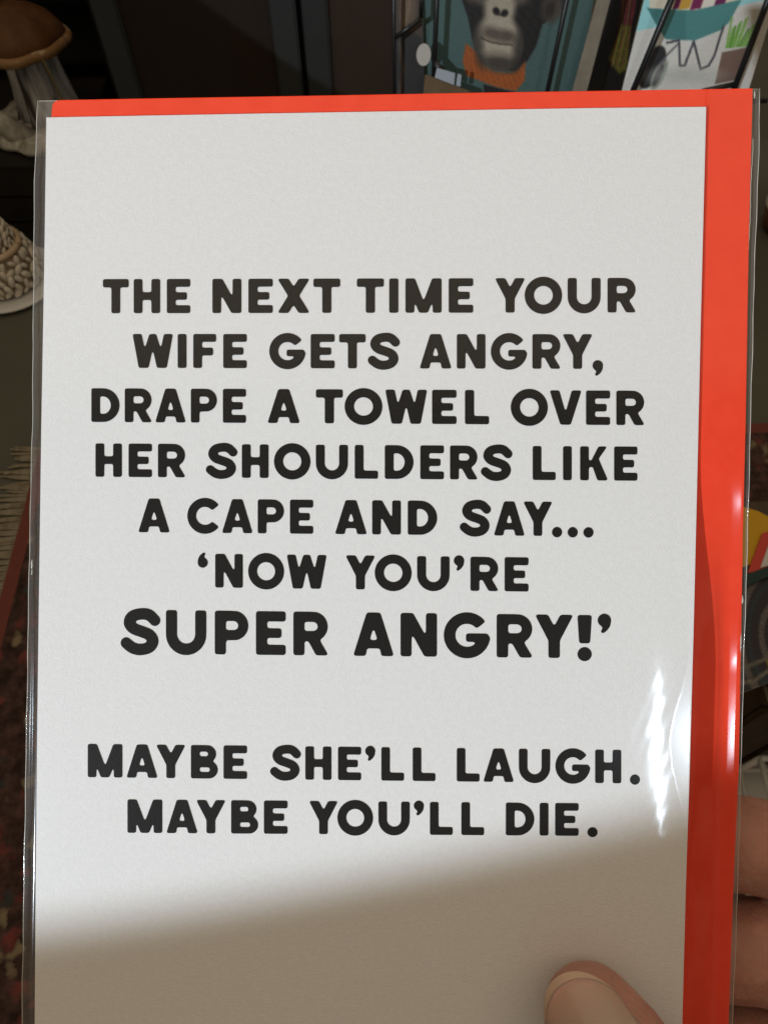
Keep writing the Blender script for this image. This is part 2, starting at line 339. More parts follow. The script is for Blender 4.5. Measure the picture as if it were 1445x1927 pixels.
# ================================================================== pictures printed on the cards in the rack
def lin(c): c = np.asarray(c, float) / 255; return np.where(c <= .04045, c / 12.92, ((c + .055) / 1.055) ** 2.4)
class Paint:
    def __init__(s, x, y, base): s.x, s.y = x, y; s.c = np.tile(np.asarray(base, float), (len(x), 1)); s.n = np.sin(x*1.7+np.sin(y*1.3)*2)*np.sin(y*2.1+np.cos(x*.9)*2)
    def put(s, m, c): m = np.clip(m, 0, 1)[:, None]; s.c = s.c * (1 - m) + np.asarray(c, float) * m
    def ell(s, cx, cy, rx, ry, c, soft=.15, rot=0, a=1):
        t = math.radians(rot); dx, dy = s.x - cx, s.y - cy
        u = (dx*math.cos(t) + dy*math.sin(t)) / rx; v = (-dx*math.sin(t) + dy*math.cos(t)) / ry
        s.put(a * np.clip((1 - np.hypot(u, v)) / soft + .5, 0, 1), c)
    def poly(s, P, c, soft=1.5, a=1):
        P = np.asarray(P, float); d = np.full(len(s.x), 1e9); ins = np.zeros(len(s.x), bool); j = len(P) - 1
        for i in range(len(P)):
            e = P[j] - P[i]; wx, wy = s.x - P[i, 0], s.y - P[i, 1]
            t = np.clip((wx*e[0] + wy*e[1]) / (e @ e), 0, 1); d = np.minimum(d, np.hypot(wx - e[0]*t, wy - e[1]*t))
            cr = ((P[i, 1] > s.y) != (P[j, 1] > s.y)) & (s.x < (P[j, 0]-P[i, 0])*(s.y-P[i, 1])/((P[j, 1]-P[i, 1]) or 1e-9) + P[i, 0])
            ins ^= cr; j = i
        s.put(a * np.clip(np.where(ins, d, -d) / soft + .5, 0, 1), c)
    def line(s, P, w, c, soft=1.2, a=1):
        d = np.full(len(s.x), 1e9)
        for p, q in zip(P, P[1:]):
            p, q = np.array(p, float), np.array(q, float); e = q - p
            t = np.clip(((s.x-p[0])*e[0] + (s.y-p[1])*e[1]) / (e @ e), 0, 1); d = np.minimum(d, np.hypot(s.x-p[0]-e[0]*t, s.y-p[1]-e[1]*t))
        s.put(a * np.clip((w/2 - d) / soft + .5, 0, 1), c)
    def grain(s, k, f=1.0):
        g = rng.normal(0, 1, len(s.x)); s.c = np.clip(s.c * (1 + k * s.n[:, None]) * (1 + .35*k*g[:, None]), 0, 255)

def printed_card(name, quad, p, n, painter, label, cat, group, nx=90, ny=80, thick=.0012):
    """a real card: quad of photograph pixels (tl, tr, br, bl) laid on the plane through p with normal n"""
    c = [on_plane(*q, p, n) for q in quad]
    u = np.linspace(0, 1, nx + 1); v = np.linspace(0, 1, ny + 1); U, V = np.meshgrid(u, v); U = U.ravel()[:, None]; V = V.ravel()[:, None]
    C = [np.array(q) for q in c]
    P = (C[0]*(1-U) + C[1]*U)*(1-V) + (C[3]*(1-U) + C[2]*U)*V
    root = empty(name, loc=(c[2] + c[3]) / 2, label=label, cat=cat, group=group)
    off = np.array(root.location)
    f = [(j*(nx+1)+i, (j+1)*(nx+1)+i, (j+1)*(nx+1)+i+1, j*(nx+1)+i+1) for j in range(ny) for i in range(nx)]
    o = pyobj('picture', P - off, f, M_print, root)
    X, Y = pix(P); col_ = painter(X, Y)
    at_ = o.data.color_attributes.new('print', 'FLOAT_COLOR', 'POINT')
    at_.data.foreach_set('color', np.hstack([lin(col_), np.ones((len(P), 1))]).ravel().astype(np.float32))
    nn = np.array(n.normalized()); q = [np.array(k) - off for k in c]
    if nn @ (np.array(EYE) - np.array(p)) < 0: nn = -nn
    fr = [k - nn*.0004 for k in q]; bk = [k - nn*thick for k in q]
    pyobj('stock', fr + bk, [(0, 1, 2, 3), (7, 6, 5, 4), (0, 4, 5, 1), (1, 5, 6, 2), (2, 6, 7, 3), (3, 7, 4, 0)], M_white, root)
    return root

# the rack plane leans back a little
rp = Vector((.15, .655, 1.0)); rn = Vector((0, -math.cos(R(10)), math.sin(R(10))))
def z2(x, y): return (680 + x / 3.44, y / 3.44)
def z3(x, y): return (1080 + x / 3.96, y / 3.96)
G = 'greeting cards standing in the black wire rack'
def chimp(x, y):
    s = Paint(x, y, (72, 98, 95))
    s.put(np.clip((y - 60) / 300, 0, .5), (66, 90, 86))
    dark = (22, 20, 20)
    s.poly([z2(*p) for p in ((640, -160), (650, 0), (690, 120), (715, 250), (750, 390), (850, 455), (1000, 460), (1070, 400), (1130, 300), (1170, 160), (1300, 60), (1330, -160))], dark, 3)
    s.ell(*z2(1235, 50), 20, 28, (74, 66, 58), .6, 15); s.ell(*z2(1215, 60), 9, 16, (45, 40, 36), .8, 15)
    s.ell(*z2(700, -60), 12, 20, (70, 62, 55), .6)
    s.ell(*z2(800, -10), 26, 14, (88, 80, 70), .9); s.ell(*z2(1010, -10), 22, 14, (84, 76, 66), .9)
    s.poly([z2(*p) for p in ((675, 280), (735, 330), (775, 400), (850, 460), (960, 475), (1010, 455), (1062, 395), (1055, 520), (1000, 590), (880, 565), (680, 490), (655, 400))], (150, 76, 28), 3)
    g = 30 * np.sin(x*1.9) * np.sin(y*1.5 + x*.5); s.put((g > 12) * (s.c[:, 0] > 115) * .55, (196, 116, 58))
    s.poly([z2(*p) for p in ((790, 545), (900, 575), (990, 595), (980, 680), (790, 680))], (22, 20, 20), 2)
    s.ell(*z2(885, 270), 43, 52, (172, 161, 142), .34, -6)
    s.ell(*z2(895, 60), 29, 38, (166, 156, 138), .45, 8)
    s.ell(*z2(850, 215), 22, 13, (92, 82, 72), 1.1, 15); s.ell(*z2(940, 235), 18, 12, (88, 80, 70), 1.1, 10)
    s.ell(*z2(890, 405), 34, 17, (66, 60, 53), 1.0, 8)
    s.ell(*z2(872, 73), 6.5, 8, (12, 11, 11), .5, -25); s.ell(*z2(926, 86), 6.5, 7.5, (12, 11, 11), .5, 30)
    s.line([z2(870, 85), z2(900, 98), z2(928, 95)], 3.2, (25, 22, 20), 2.5)
    s.line([z2(775, 245), z2(830, 272), z2(900, 285), z2(975, 292)], 2.6, (34, 28, 26), 2.2)
    s.line([z2(790, 262), z2(850, 285), z2(920, 300), z2(965, 298)], 2.4, (168, 156, 138), 2.2, .7)
    fur = np.sin(x*2.3 + 1.1*np.sin(y*.35)) * np.sin(y*.55 + x*.25)
    s.put((s.c.max(1) < 40) * np.clip(fur, 0, 1) * .35, (84, 76, 68))
    s.ell(*z2(760, 300), 9, 34, (40, 36, 33), 1.3, -8, .7); s.ell(*z2(1010, 320), 9, 34, (38, 34, 31), 1.3, 10, .7)
    s.ell(*z2(890, 150), 20, 10, (176, 165, 148), 1.4, 5, .6); s.ell(*z2(880, 345), 26, 8, (158, 147, 129), 1.2, 6, .5)
    s.grain(.05); return s.c
printed_card('greeting_card_print', ((778, -60), (1128, -60), (1072, 240), (795, 240)), rp, rn, chimp,
             'teal greeting card with a chimpanzee in an orange knitted collar', 'greeting card', G, 150, 120)
def barrow(x, y):
    s = Paint(x, y, (222, 221, 214))
    s.poly([z3(*p) for p in ((400, -300), (1500, -300), (1500, -20), (640, 180), (600, 205), (450, 235))], (160, 222, 226), 2)
    s.poly([z3(*p) for p in ((560, -30), (760, -60), (1260, -90), (1260, 0), (900, 75), (560, 62))], (226, 218, 196), 2)
    for k, (a, b, c) in enumerate(((730, 770, (116, 34, 84)), (775, 845, (206, 160, 60)), (860, 930, (122, 30, 82)), (945, 1020, (232, 226, 212)), (1030, 1100, (110, 34, 84)))):
        s.poly([z3(a + 60, -120), z3(b + 70, -120), z3(b + 10, 62), z3(a, 76)], c, 2)
    s.poly([z3(*p) for p in ((540, 58), (720, 74), (900, 76), (1250, -8), (1150, 170), (1090, 225), (900, 302), (680, 292), (620, 200))], (80, 142, 140), 2)
    s.poly([z3(*p) for p in ((545, 60), (830, 80), (830, 300), (680, 292), (620, 200))], (66, 124, 124), 3, .7)
    s.ell(*z3(580, 500), 20, 44, (40, 38, 42), .10, 26); s.ell(*z3(632, 555), 11, 30, (140, 148, 134), .3, 26); s.ell(*z3(626, 560), 6, 22, (66, 62, 66), .3, 26)
    s.line([z3(620, 520), z3(690, 410), z3(775, 325)], 3.5, (110, 106, 110))
    s.line([z3(690, 320), z3(780, 300), z3(786, 490), z3(822, 488), z3(890, 308), z3(940, 515), z3(1000, 490), z3(1040, 420), z3(1112, 195)], 4.6, (82, 80, 90))
    s.poly([z3(*p) for p in ((1100, 390), (1295, 350), (1190, 600), (1045, 628))], (128, 104, 92), 2)
    for k in range(26):
        a = 1130 + (k * 37 % 180); s.line([z3(a, 355 - (a-1130)*.1), z3(a + 45 + (k % 5)*14, 130 + (k * 53 % 90))], 3.4, ((130, 186, 88), (104, 160, 66), (158, 204, 116))[k % 3])
    s.ell(*z3(800, 560), 60, 14, (190, 196, 186), 1.4, 0, .7)
    s.grain(.035); return s.c
rp2 = Vector((.30, .64, 1.0)); rn2 = Vector((-.10, -math.cos(R(12)), math.sin(R(12)))).normalized()
printed_card('greeting_card_print', ((1226, -60), (1478, -60), (1408, 168), (1168, 178)), rp2, rn2, barrow,
             'pale greeting card with a painted teal wheelbarrow and potted grass', 'greeting card', G, 140, 110)
def veg(x, y):
    s = Paint(x, y, (16, 15, 15))
    s.poly([z3(*p) for p in ((365, -120), (480, -120), (450, 100), (420, 200), (355, 200))], (84, 34, 42), 5)
    s.poly([z3(*p) for p in ((350, 190), (425, 190), (390, 520), (330, 550), (255, 440))], (96, 92, 36), 5)
    for k in range(7): s.line([z3(365 + k*16, -100), z3(330 + k*14, 230), z3(270 + k*14, 500)], 2.2, ((120, 50, 60), (128, 120, 54), (46, 40, 22))[k % 3], 2, .55)
    s.grain(.2); return s.c
printed_card('greeting_card_print', ((1150, -60), (1222, -60), (1166, 182), (1084, 182)), rp + Vector((0, .03, 0)), Vector((.12, -1, .16)).normalized(), veg,
             'dark greeting card with a bunch of red and green vegetables', 'greeting card', G, 60, 70)
def sepia(x, y):
    s = Paint(x, y, (64, 50, 38))
    s.poly([(756, -60), (786, -60), (782, 40), (764, 60), (752, 40)], (94, 76, 58), 6)
    s.line([(770, -40), (768, 20), (758, 60)], 8, (120, 98, 76), 6, .7)
    s.poly([(744, 66), (770, 56), (792, 70), (806, 120), (800, 180), (790, 260), (744, 260)], (24, 20, 17), 6)
    s.line([(752, 80), (758, 130), (752, 180)], 7, (84, 66, 48), 6, .8)
    s.grain(.15); return s.c
printed_card('greeting_card_print', ((736, -60), (792, -60), (800, 240), (742, 240)), rp + Vector((0, -.02, 0)), Vector((-.1, -1, .2)).normalized(), sepia,
             'narrow sepia brown greeting card with a dark figure', 'greeting card', G, 60, 70)
# cream edge of a thicker mount beside the chimpanzee card
q = [on_plane(*p, rp - Vector((0, .012, 0)), rn) for p in ((1128, -20), (1153, -20), (1086, 240), (1058, 240))]
mo = empty('card_mount', loc=(q[2] + q[3]) / 2, label='cream strip of card mount between the teal card and the vegetable card', cat='card mount')
nv = Vector((0, .0015, 0)); l_ = mo.location
pyobj('strip', [k - l_ for k in q] + [k + nv - l_ for k in q], [(0, 1, 2, 3), (7, 6, 5, 4), (0, 4, 5, 1), (1, 5, 6, 2), (2, 6, 7, 3), (3, 7, 4, 0)], M_edge, mo)

# black wire rack
ra = empty('card_rack', loc=(.17, .72, 0), label='black wire rack holding the upright greeting cards', cat='rack')
ro = Vector(ra.location)
def wire(a, b, off, r, ext=(0, 0), name='wire'):
    p = on_plane(*a, rp - Vector((0, off, 0)), rn); q = on_plane(*b, rp - Vector((0, off, 0)), rn)
    d = (q - p).normalized(); p = p - d * ext[0]; q = q + d * ext[1]
    bm = bmesh.new(); add_tube(bm, [p - ro, (p + q)/2 - ro, q - ro], r, 10); bobj(name, bm, M_wire, ra, True); return p, q
for a, b, w in (((741, 0), (742, 170), .0016), ((822, 0), (817, 118), .0021), ((1066, 0), (1030, 170), .0021), ((1262, 0), (1190, 172), .0027), ((1444, 0), (1384, 158), .0027)):
    wire(a, b, .022, w, (.07, .06))
wire((735, 212), (1420, 190), .024, .002, (.01, .01)); wire((735, 330), (1385, 300), .024, .002, (.01, .0))
wire((817, 118), (836, 138), .022, .003); wire((1384, 158), (1320, 172), .022, .0022)
wire((742, 72), (792, 34), .0225, .0018); wire((792, 34), (794, -30), .0225, .0018)
bm = bmesh.new(); add_box(bm, (0, .012, .86), (.33, .10, .006), bev=.001); bobj('shelf', bm, M_wire, ra)
bm = bmesh.new(); add_tube(bm, [(0, .05, .03), (0, .05, 1.02)], .014, 16); bobj('pole', bm, M_wire, ra, True)
bm = bmesh.new(); add_lathe(bm, [(.18, .0125), (.18, .022), (.03, .035), (.016, .06)], (0, .05, 0), 40); bobj('base', bm, M_wire, ra, True)

# sticker, shelf label and brown cards in front of the chimpanzee card
n_ = rn; p_ = rp - Vector((0, .026, 0)); c_ = on_plane(797, 103, p_, n_)
rot = n_.to_track_quat('Z', 'Y').to_matrix().to_4x4()
bm = bmesh.new(); bmesh.ops.create_cone(bm, cap_ends=True, segments=32, radius1=.0060, radius2=.0060, depth=.0008)
bmesh.ops.scale(bm, vec=(1, 1.35, 1), verts=bm.verts)
o = bobj('price_sticker', bm, M_sticker, label='pale round price sticker hanging beside the sepia card', cat='sticker'); o.matrix_world = Matrix.Translation(c_) @ rot
def slab(name, quad, off, m, th, **k):
    q = [on_plane(*p, rp - Vector((0, off, 0)), rn) for p in quad]; l = (q[2] + q[3]) / 2; nv = -rn * th
    o = pyobj(name, [k_ - l for k_ in q] + [k_ + nv - l for k_ in q], [(0, 1, 2, 3), (7, 6, 5, 4), (0, 4, 5, 1), (1, 5, 6, 2), (2, 6, 7, 3), (3, 7, 4, 0)], m, **k)
    o.location = l; return o
M_label = mat('blue_white_label', (.34, .38, .42), .5, .4); M_brown = mat('brown_kraft', (.13, .085, .045), .8, .2, noise=(60, (.17, .11, .06), .4, .7, one))
slab('shelf_label', ((822, 128), (856, 138), (854, 160), (818, 146)), .0275, M_label, .001, label='small bluish white shelf label clipped to the rack wire', cat='label')
slab('shelf_label', ((861, 139), (868, 141), (866, 163), (858, 161)), .0275, M_label, .001, label='thin white sliver of label beside the larger shelf label', cat='label')
slab('kraft_card', ((800, 140), (884, 172), (886, 240), (790, 240)), .0262, M_brown, .001, label='brown kraft card standing low before the chimpanzee card', cat='card')

# ================================================================== things low down on the right
st = empty('wooden_box', loc=(.78, .44, 0), label='dark wooden box with a moulded lid, pictures lying on top', cat='box')
bm = bmesh.new(); add_box(bm, (0, .012, .188), (.48, .30, .374), bev=.004); bobj('body', bm, M_wood, st)
bm = bmesh.new(); add_box(bm, (0, .012, .388), (.52, .33, .024), bev=.006); bobj('lid', bm, M_wood, st)
for k in range(5):
    bm = bmesh.new(); add_box(bm, (-.2 + k*.1, -.142, .18), (.088, .010, .33), bev=.003); bobj('plank', bm, M_wood, st)
def flat(name, pts, z, m, th=.002, parent=None, **k):
    P = [on_z(*p, z) for p in pts]; c = sum(P, Vector()) / len(P); n = len(P)
    v = [p - c for p in P] + [p - c - Vector((0, 0, th)) for p in P]
    o = pyobj(name, v, [tuple(range(n)), tuple(range(2*n-1, n-1, -1))] + [(i, i+n, (i+1) % n + n, (i+1) % n) for i in range(n)], m, parent, **k)
    o.location = c; return o
def swirl(x, y):
    s = Paint(x, y, (34, 30, 38)); dx, dy = x - 1462, y - 1180
    r = np.hypot(dx, dy*.55); a = np.arctan2(dy*.55, dx)
    s.put(.85*np.clip(np.sin(r*.16 + a*1.0)*3 - 1.4, 0, 1), (98, 94, 90))
    s.put(np.clip(np.sin(r*.16 + a + 2.4)*3 - 2, 0, 1)*.8, (30, 52, 62)); s.ell(1452, 1245, 10, 14, (150, 132, 26), .5)
    s.line([(1380, 1262), (1412, 1252), (1450, 1236)], 8, (96, 92, 84), 4); s.line([(1385, 1284), (1415, 1284), (1445, 1262)], 7, (110, 104, 94), 4)
    s.grain(.2); return s.c
printed_card('painted_panel', ((1395, 1068), (1560, 1005), (1560, 1240), (1392, 1305)), Vector((.6, .45, .404)), Vector((0, 0, 1)), swirl,
             'dark painted panel with grey swirls lying on the wooden box', 'picture', 'pictures lying on the wooden box', 70, 80, .003)
flat('yellow_envelope', ((1385, 950), (1426, 962), (1470, 985), (1470, 1060), (1400, 1080), (1380, 1040)), .404, M_yellow, .003, label='plain yellow paper envelope at the back of the wooden box', cat='envelope')
rc = flat('red_card', ((1434, 1003), (1500, 985), (1500, 1062), (1406, 1078)), .409, M_red, .003, label='red card with a white centre overlapping the yellow envelope', cat='card')
P = [on_z(*p, .4105) - rc.location for p in ((1446, 1024), (1500, 1000), (1500, 1050), (1430, 1068))]
pyobj('white_centre', P + [p - Vector((0, 0, .001)) for p in P], [(0, 1, 2, 3), (7, 6, 5, 4)], M_white, rc)
flat('teal_card', ((1400, 1082), (1470, 1056), (1470, 1074), (1400, 1104)), .412, M_teal, .002, label='dark teal card edge lying along the swirl painting', cat='card')
# white coated wire basket
wb = empty('wire_basket', loc=(.60, .14, 0), label='white coated wire basket standing before the dark wooden box', cat='basket')
wo = Vector(wb.location)
def wseg(a, b, r=.005):
    bm = bmesh.new(); add_tube(bm, [Vector(a), Vector(b)], r, 10); bobj('wire', bm, M_whitewire, wb, True)
zt = .17
xs = [.004, .10, .20, .30]; ys = [-.10, -.02, .06, .13]
for x in (xs[0], xs[-1]):
    for z in (.012, .09, zt): wseg((x, ys[0], z), (x, ys[-1], z))
    for y in ys: wseg((x, y, .006), (x, y, zt))
for y in (ys[0], ys[-1]):
    for z in (.014, .092, zt+.002): wseg((xs[0], y, z), (xs[-1], y, z))
    for x in xs[1:-1]: wseg((x, y, .006), (x, y, zt))
for x in xs[1:-1]: wseg((x, ys[0], .012), (x, ys[-1], .012), .004)
flat('white_leaflet', ((1388, 1425), (1470, 1392), (1475, 1500), (1384, 1515)), .022, M_white, .002, label='white paper leaflet lying in the wire basket', cat='leaflet')

# ================================================================== THE HELD CARD
def poly_slab(pts, z0, z1):                # outline in photograph pixels -> slab in the card frame
    a = [cm(x, y, 0) for x, y in pts]; n = len(a)
    v = [(p.x, p.y, z1) for p in a] + [(p.x, p.y, z0) for p in a]
    tr = tessellate_polygon([[Vector((p.x, p.y, 0)) for p in a]])
    f = [tuple(t) for t in tr] + [tuple(i + n for i in reversed(t)) for t in tr] + [(i, i+n, (i+1) % n + n, (i+1) % n) for i in range(n)]
    return v, f
def slab_obj(name, pts, z0, z1, m, parent, off, **k):
    v, f = poly_slab(pts, z0, z1)
    o = pyobj(name, [(p[0]-off[0], p[1]-off[1], p[2]-off[2]) for p in v], f, m, parent, **k)
    bm = bmesh.new(); bm.from_mesh(o.data); bmesh.ops.recalc_face_normals(bm, faces=bm.faces); bm.to_mesh(o.data); bm.free(); return o
base = Vector((-.003, -.102, 0))
ROOT = CARD @ Matrix.Translation(base)
card = empty('greeting_card', mat=ROOT, label='white textured greeting card with bold black lettering, held up in a clear sleeve', cat='greeting card')
card_l = [(88, 221), (84, 500), (78.5, 800), (75, 1050), (71, 1350), (68, 1650), (66, 1927), (65.5, 1956)]
card_r = [(1282, 1940), (1283, 1927), (1290, 1660), (1297, 1450), (1304, 1200), (1310, 950), (1318, 600), (1323, 400), (1328, 201)]
card_top = [(1100, 203.5), (800, 208.5), (500, 213.5), (250, 218)]
slab_obj('front_panel', card_l + card_r + card_top, -.00042, 0, M_card, card, base)
slab_obj('back_panel', [(x + 1.2, y + .8) for x, y in card_l] + [(x - 1.0, y + .8) for x, y in card_r], -.00095, -.00050, M_card, card, base)

# ---- letters
def sd_poly(X, Y, P):
    P = np.asarray(P, float); d = np.full(X.shape, 1e9); ins = np.zeros(X.shape, bool); j = len(P) - 1
    for i in range(len(P)):
        e = P[j] - P[i]; wx, wy = X - P[i, 0], Y - P[i, 1]; t = np.clip((wx*e[0] + wy*e[1]) / (e @ e + 1e-12), 0, 1)
        d = np.minimum(d, np.hypot(wx - e[0]*t, wy - e[1]*t))
        den = (P[j, 1] - P[i, 1]) or 1e-9
        ins ^= ((P[i, 1] > Y) != (P[j, 1] > Y)) & (X < (P[j, 0]-P[i, 0])*(Y-P[i, 1])/den + P[i, 0]); j = i
    return np.where(ins, -d, d)
def box_(X, Y, x0, y0, x1, y1): return sd_poly(X, Y, ((x0, y0), (x1, y0), (x1, y1), (x0, y1)))
def circ(X, Y, cx, cy, r): return np.hypot(X - cx, Y - cy) - r
S_, B_ = .262, .240                        # stem and bar thickness for a cap height of 1
def bowl(X, Y, x0, xr, y0, y1, t, bt):     # D-shaped bowl: outline ring
    h = (y1 - y0) / 2; cy = (y0 + y1) / 2; cx = xr - h
    o = np.minimum(box_(X, Y, x0, y0, cx, y1), np.maximum(circ(X, Y, cx, cy, h), cx - X))
    hi = h - bt; r2 = xr - t - cx; r2 = max(r2, .02)
    ex = np.hypot((X - cx) / r2, (Y - cy) / hi) - 1
    i = np.minimum(box_(X, Y, x0 + S_, cy - hi, cx, cy + hi), np.maximum(ex * min(r2, hi), cx - X))
    return np.maximum(o, -i)
def stroke(X, Y, pts, w, n=14):
    P = []
    q = [pts[0]] + list(pts) + [pts[-1]]
    for a, b, c, d in zip(q, q[1:], q[2:], q[3:]):
        a, b, c, d = map(np.array, (a, b, c, d))
        for k in range(n):
            t = k / n; P.append(.5*((2*b) + (-a+c)*t + (2*a-5*b+4*c-d)*t*t + (-a+3*b-3*c+d)*t**3))
    P.append(np.array(pts[-1], float)); D = np.full(X.shape, 1e9)
    for i in range(len(P) - 1):
        e = P[i+1] - P[i]; t = ((X-P[i][0])*e[0] + (Y-P[i][1])*e[1]) / (e @ e + 1e-12); tc = np.clip(t, 0, 1)
        d = np.hypot(X-P[i][0]-e[0]*tc, Y-P[i][1]-e[1]*tc)
        if i == 0: d = np.where(t < 0, 1e3, d)
        if i == len(P) - 2: d = np.where(t > 1, 1e3, d)
        D = np.minimum(D, d)
    return D - w/2
def dot_tail(X, Y, cx, cy, r):
    return np.minimum(circ(X, Y, cx, cy, r), sd_poly(X, Y, ((cx+r*.98, cy), (cx+r*.88, cy-r*.85), (cx+r*.45, cy-r*1.5), (cx-r*.25, cy-r*2.05), (cx-r*.62, cy-r*1.72), (cx-r*.25, cy-r*1.2), (cx-r*.1, cy-r*.6), (cx, cy))))
def mn(*a):
    r = a[0]
    for b in a[1:]: r = np.minimum(r, b)
    return r
GL = {  # letter: (width, left bearing, right bearing)
 'A': (.93, .05, .05), 'B': (.80, .10, .07), 'C': (.94, .06, .05), 'D': (.85, .10, .06), 'E': (.70, .10, .08), 'F': (.68, .10, .05), 'G': (1.01, .06, .09),
 'H': (.79, .10, .10), 'I': (.262, .10, .10), 'K': (.84, .10, .04), 'L': (.69, .10, .06), 'M': (1.03, .10, .10), 'N': (.83, .10, .10), 'O': (1.08, .06, .06),
 'P': (.79, .10, .05), 'R': (.83, .10, .07), 'S': (.86, .06, .06), 'T': (.77, .05, .05), 'U': (.95, .10, .10), 'V': (.93, .03, .03), 'W': (1.20, .04, .04),
 'X': (.93, .05, .05), 'Y': (.88, .02, .02), ',': (.30, .0, .05), '.': (.31, .10, .08), 'r': (.31, .04, .04), 'l': (.31, .02, .10), '!': (.33, .09, .09)}
def glyph_sdf(ch, X, Y):
    w = GL[ch][0]; c = w/2
    pl = lambda *p: sd_poly(X, Y, p); bx = lambda *a: box_(X, Y, *a)
    if ch == 'A': return np.maximum(np.maximum(pl((0, 0), (c-.155, 1), (c+.155, 1), (w, 0)), -pl((.275, -.1), (.315, .175), (w-.315, .175), (w-.275, -.1))), -pl((.375, .365), (c, .66), (w-.375, .365)))
    if ch == 'B': return mn(bx(0, 0, S_, 1), bowl(X, Y, 0, .75, .47, 1, .235, .195), bowl(X, Y, 0, w, 0, .53, .235, .195))
    if ch == 'C': return np.maximum(np.maximum(circ(X, Y, .53, .5, .53), -circ(X, Y, .53, .5, .267)), -pl((.53, .5), (1.4, 1.16), (1.4, -.16)))
    if ch == 'D': return np.minimum(bx(0, 0, S_, 1), bowl(X, Y, 0, w, 0, 1, S_, B_))
    if ch == 'E': return mn(bx(0, 0, S_, 1), bx(0, 0, w, .232), bx(0, .768, w, 1), bx(0, .39, w-.10, .61))
    if ch == 'F': return mn(bx(0, 0, S_, 1), bx(0, .768, w, 1), bx(0, .37, w-.09, .60))
    if ch == 'G':
        o = np.maximum(np.maximum(circ(X, Y, .525, .5, .53), -circ(X, Y, .525, .5, .267)), -pl((.525, .48), (1.4, 1.18), (1.4, .48)))
        return mn(o, np.maximum(bx(.50, .35, 1.01, .545), -bx(2, 2, 3, 3)), np.maximum(bx(.755, .18, 1.0, .545), circ(X, Y, .525, .5, .53)))
    if ch == 'H': return mn(bx(0, 0, S_, 1), bx(w-S_, 0, w, 1), bx(0, .385, w, .615))
    if ch == 'I': return bx(0, 0, w, 1)
    if ch == 'K': return mn(bx(0, 0, S_, 1), pl((.22, .36), (.55, 1), (w-.02, 1), (.40, .42)), pl((.32, .56), (.52, .72), (w, 0), (w-.32, 0)), bx(.2, .40, .42, .58))
    if ch == 'L': return np.minimum(bx(0, 0, S_, 1), bx(0, 0, w, .24))
    if ch == 'M': return mn(bx(0, 0, .255, 1), bx(w-.255, 0, w, 1), pl((0.0, 1), (.27, 1), (c+.125, 0.0), (c-.125, 0.0)), pl((w, 1), (w-.27, 1), (c-.125, 0.0), (c+.125, 0.0)))
    if ch == 'N': return mn(bx(0, 0, .252, 1), bx(w-.252, 0, w, 1), pl((0, 1), (.285, 1), (w, 0), (w-.285, 0)))
    if ch == 'O': return np.maximum(circ(X, Y, .54, .5, .54), -circ(X, Y, .54, .5, .272))
    if ch == 'P': return np.minimum(bx(0, 0, S_, 1), bowl(X, Y, 0, w, .325, 1, .235, .232))
    if ch == 'R': return mn(bx(0, 0, S_, 1), bowl(X, Y, 0, w-.02, .325, 1, .235, .232), pl((.30, .42), (.58, .42), (w, 0), (w-.295, 0)))
    if ch == 'S': return stroke(X, Y, ((.765, .755), (.62, .885), (.43, .905), (.225, .845), (.155, .70), (.25, .575), (.44, .505), (.635, .425), (.715, .29), (.635, .150), (.43, .092), (.24, .125), (.075, .245)), .262)
    if ch == 'T': return np.minimum(bx(0, .755, w, 1), bx(c-S_/2, 0, c+S_/2, 1))
    if ch == 'U': return mn(bx(0, .44, S_, 1), bx(w-S_, .44, w, 1), np.maximum(np.maximum(circ(X, Y, c, .45, c), -circ(X, Y, c, .45, c-S_)), Y-.45))
    if ch == 'V': return np.maximum(pl((0, 1), (c-.15, 0), (c+.15, 0), (w, 1)), -pl((.285, 1.1), (.285, 1), (c, .36), (w-.285, 1), (w-.285, 1.1)))
    if ch == 'W':
        a = pl((0, 1), (.27, 1), (.475, 0), (.185, 0)); b = pl((.185, 0), (.475, 0), (.70, 1), (.50, 1))
        a2 = pl((w, 1), (w-.27, 1), (w-.475, 0), (w-.185, 0)); b2 = pl((w-.185, 0), (w-.475, 0), (w-.70, 1), (w-.50, 1))
        return mn(a, b, a2, b2)
    if ch == 'X': return np.minimum(pl((0, 1), (.32, 1), (w, 0), (w-.32, 0)), pl((w, 1), (w-.32, 1), (0, 0), (.32, 0)))
    if ch == 'Y': return mn(pl((0, 1), (.30, 1), (c+.131, .47), (c+.131, .36), (c-.131, .36), (c-.131, .40)), pl((w, 1), (w-.30, 1), (c-.131, .47), (c-.131, .36), (c+.131, .36), (c+.131, .40)), bx(c-.131, 0, c+.131, .5))
    if ch == '.': return circ(X, Y, .155, .115, .155)
    if ch == ',': return dot_tail(X, Y, .145, .10, .155)
    if ch == 'r': return dot_tail(X, Y, .155, .885, .155)
    if ch == 'l': return dot_tail(.31 - X, 1.62 - Y, .155, .885, .155)
    if ch == '!': return mn(pl((0, 1.0), (.33, 1.0), (.29, .345), (.04, .345)), circ(X, Y, .165, .095, .165))
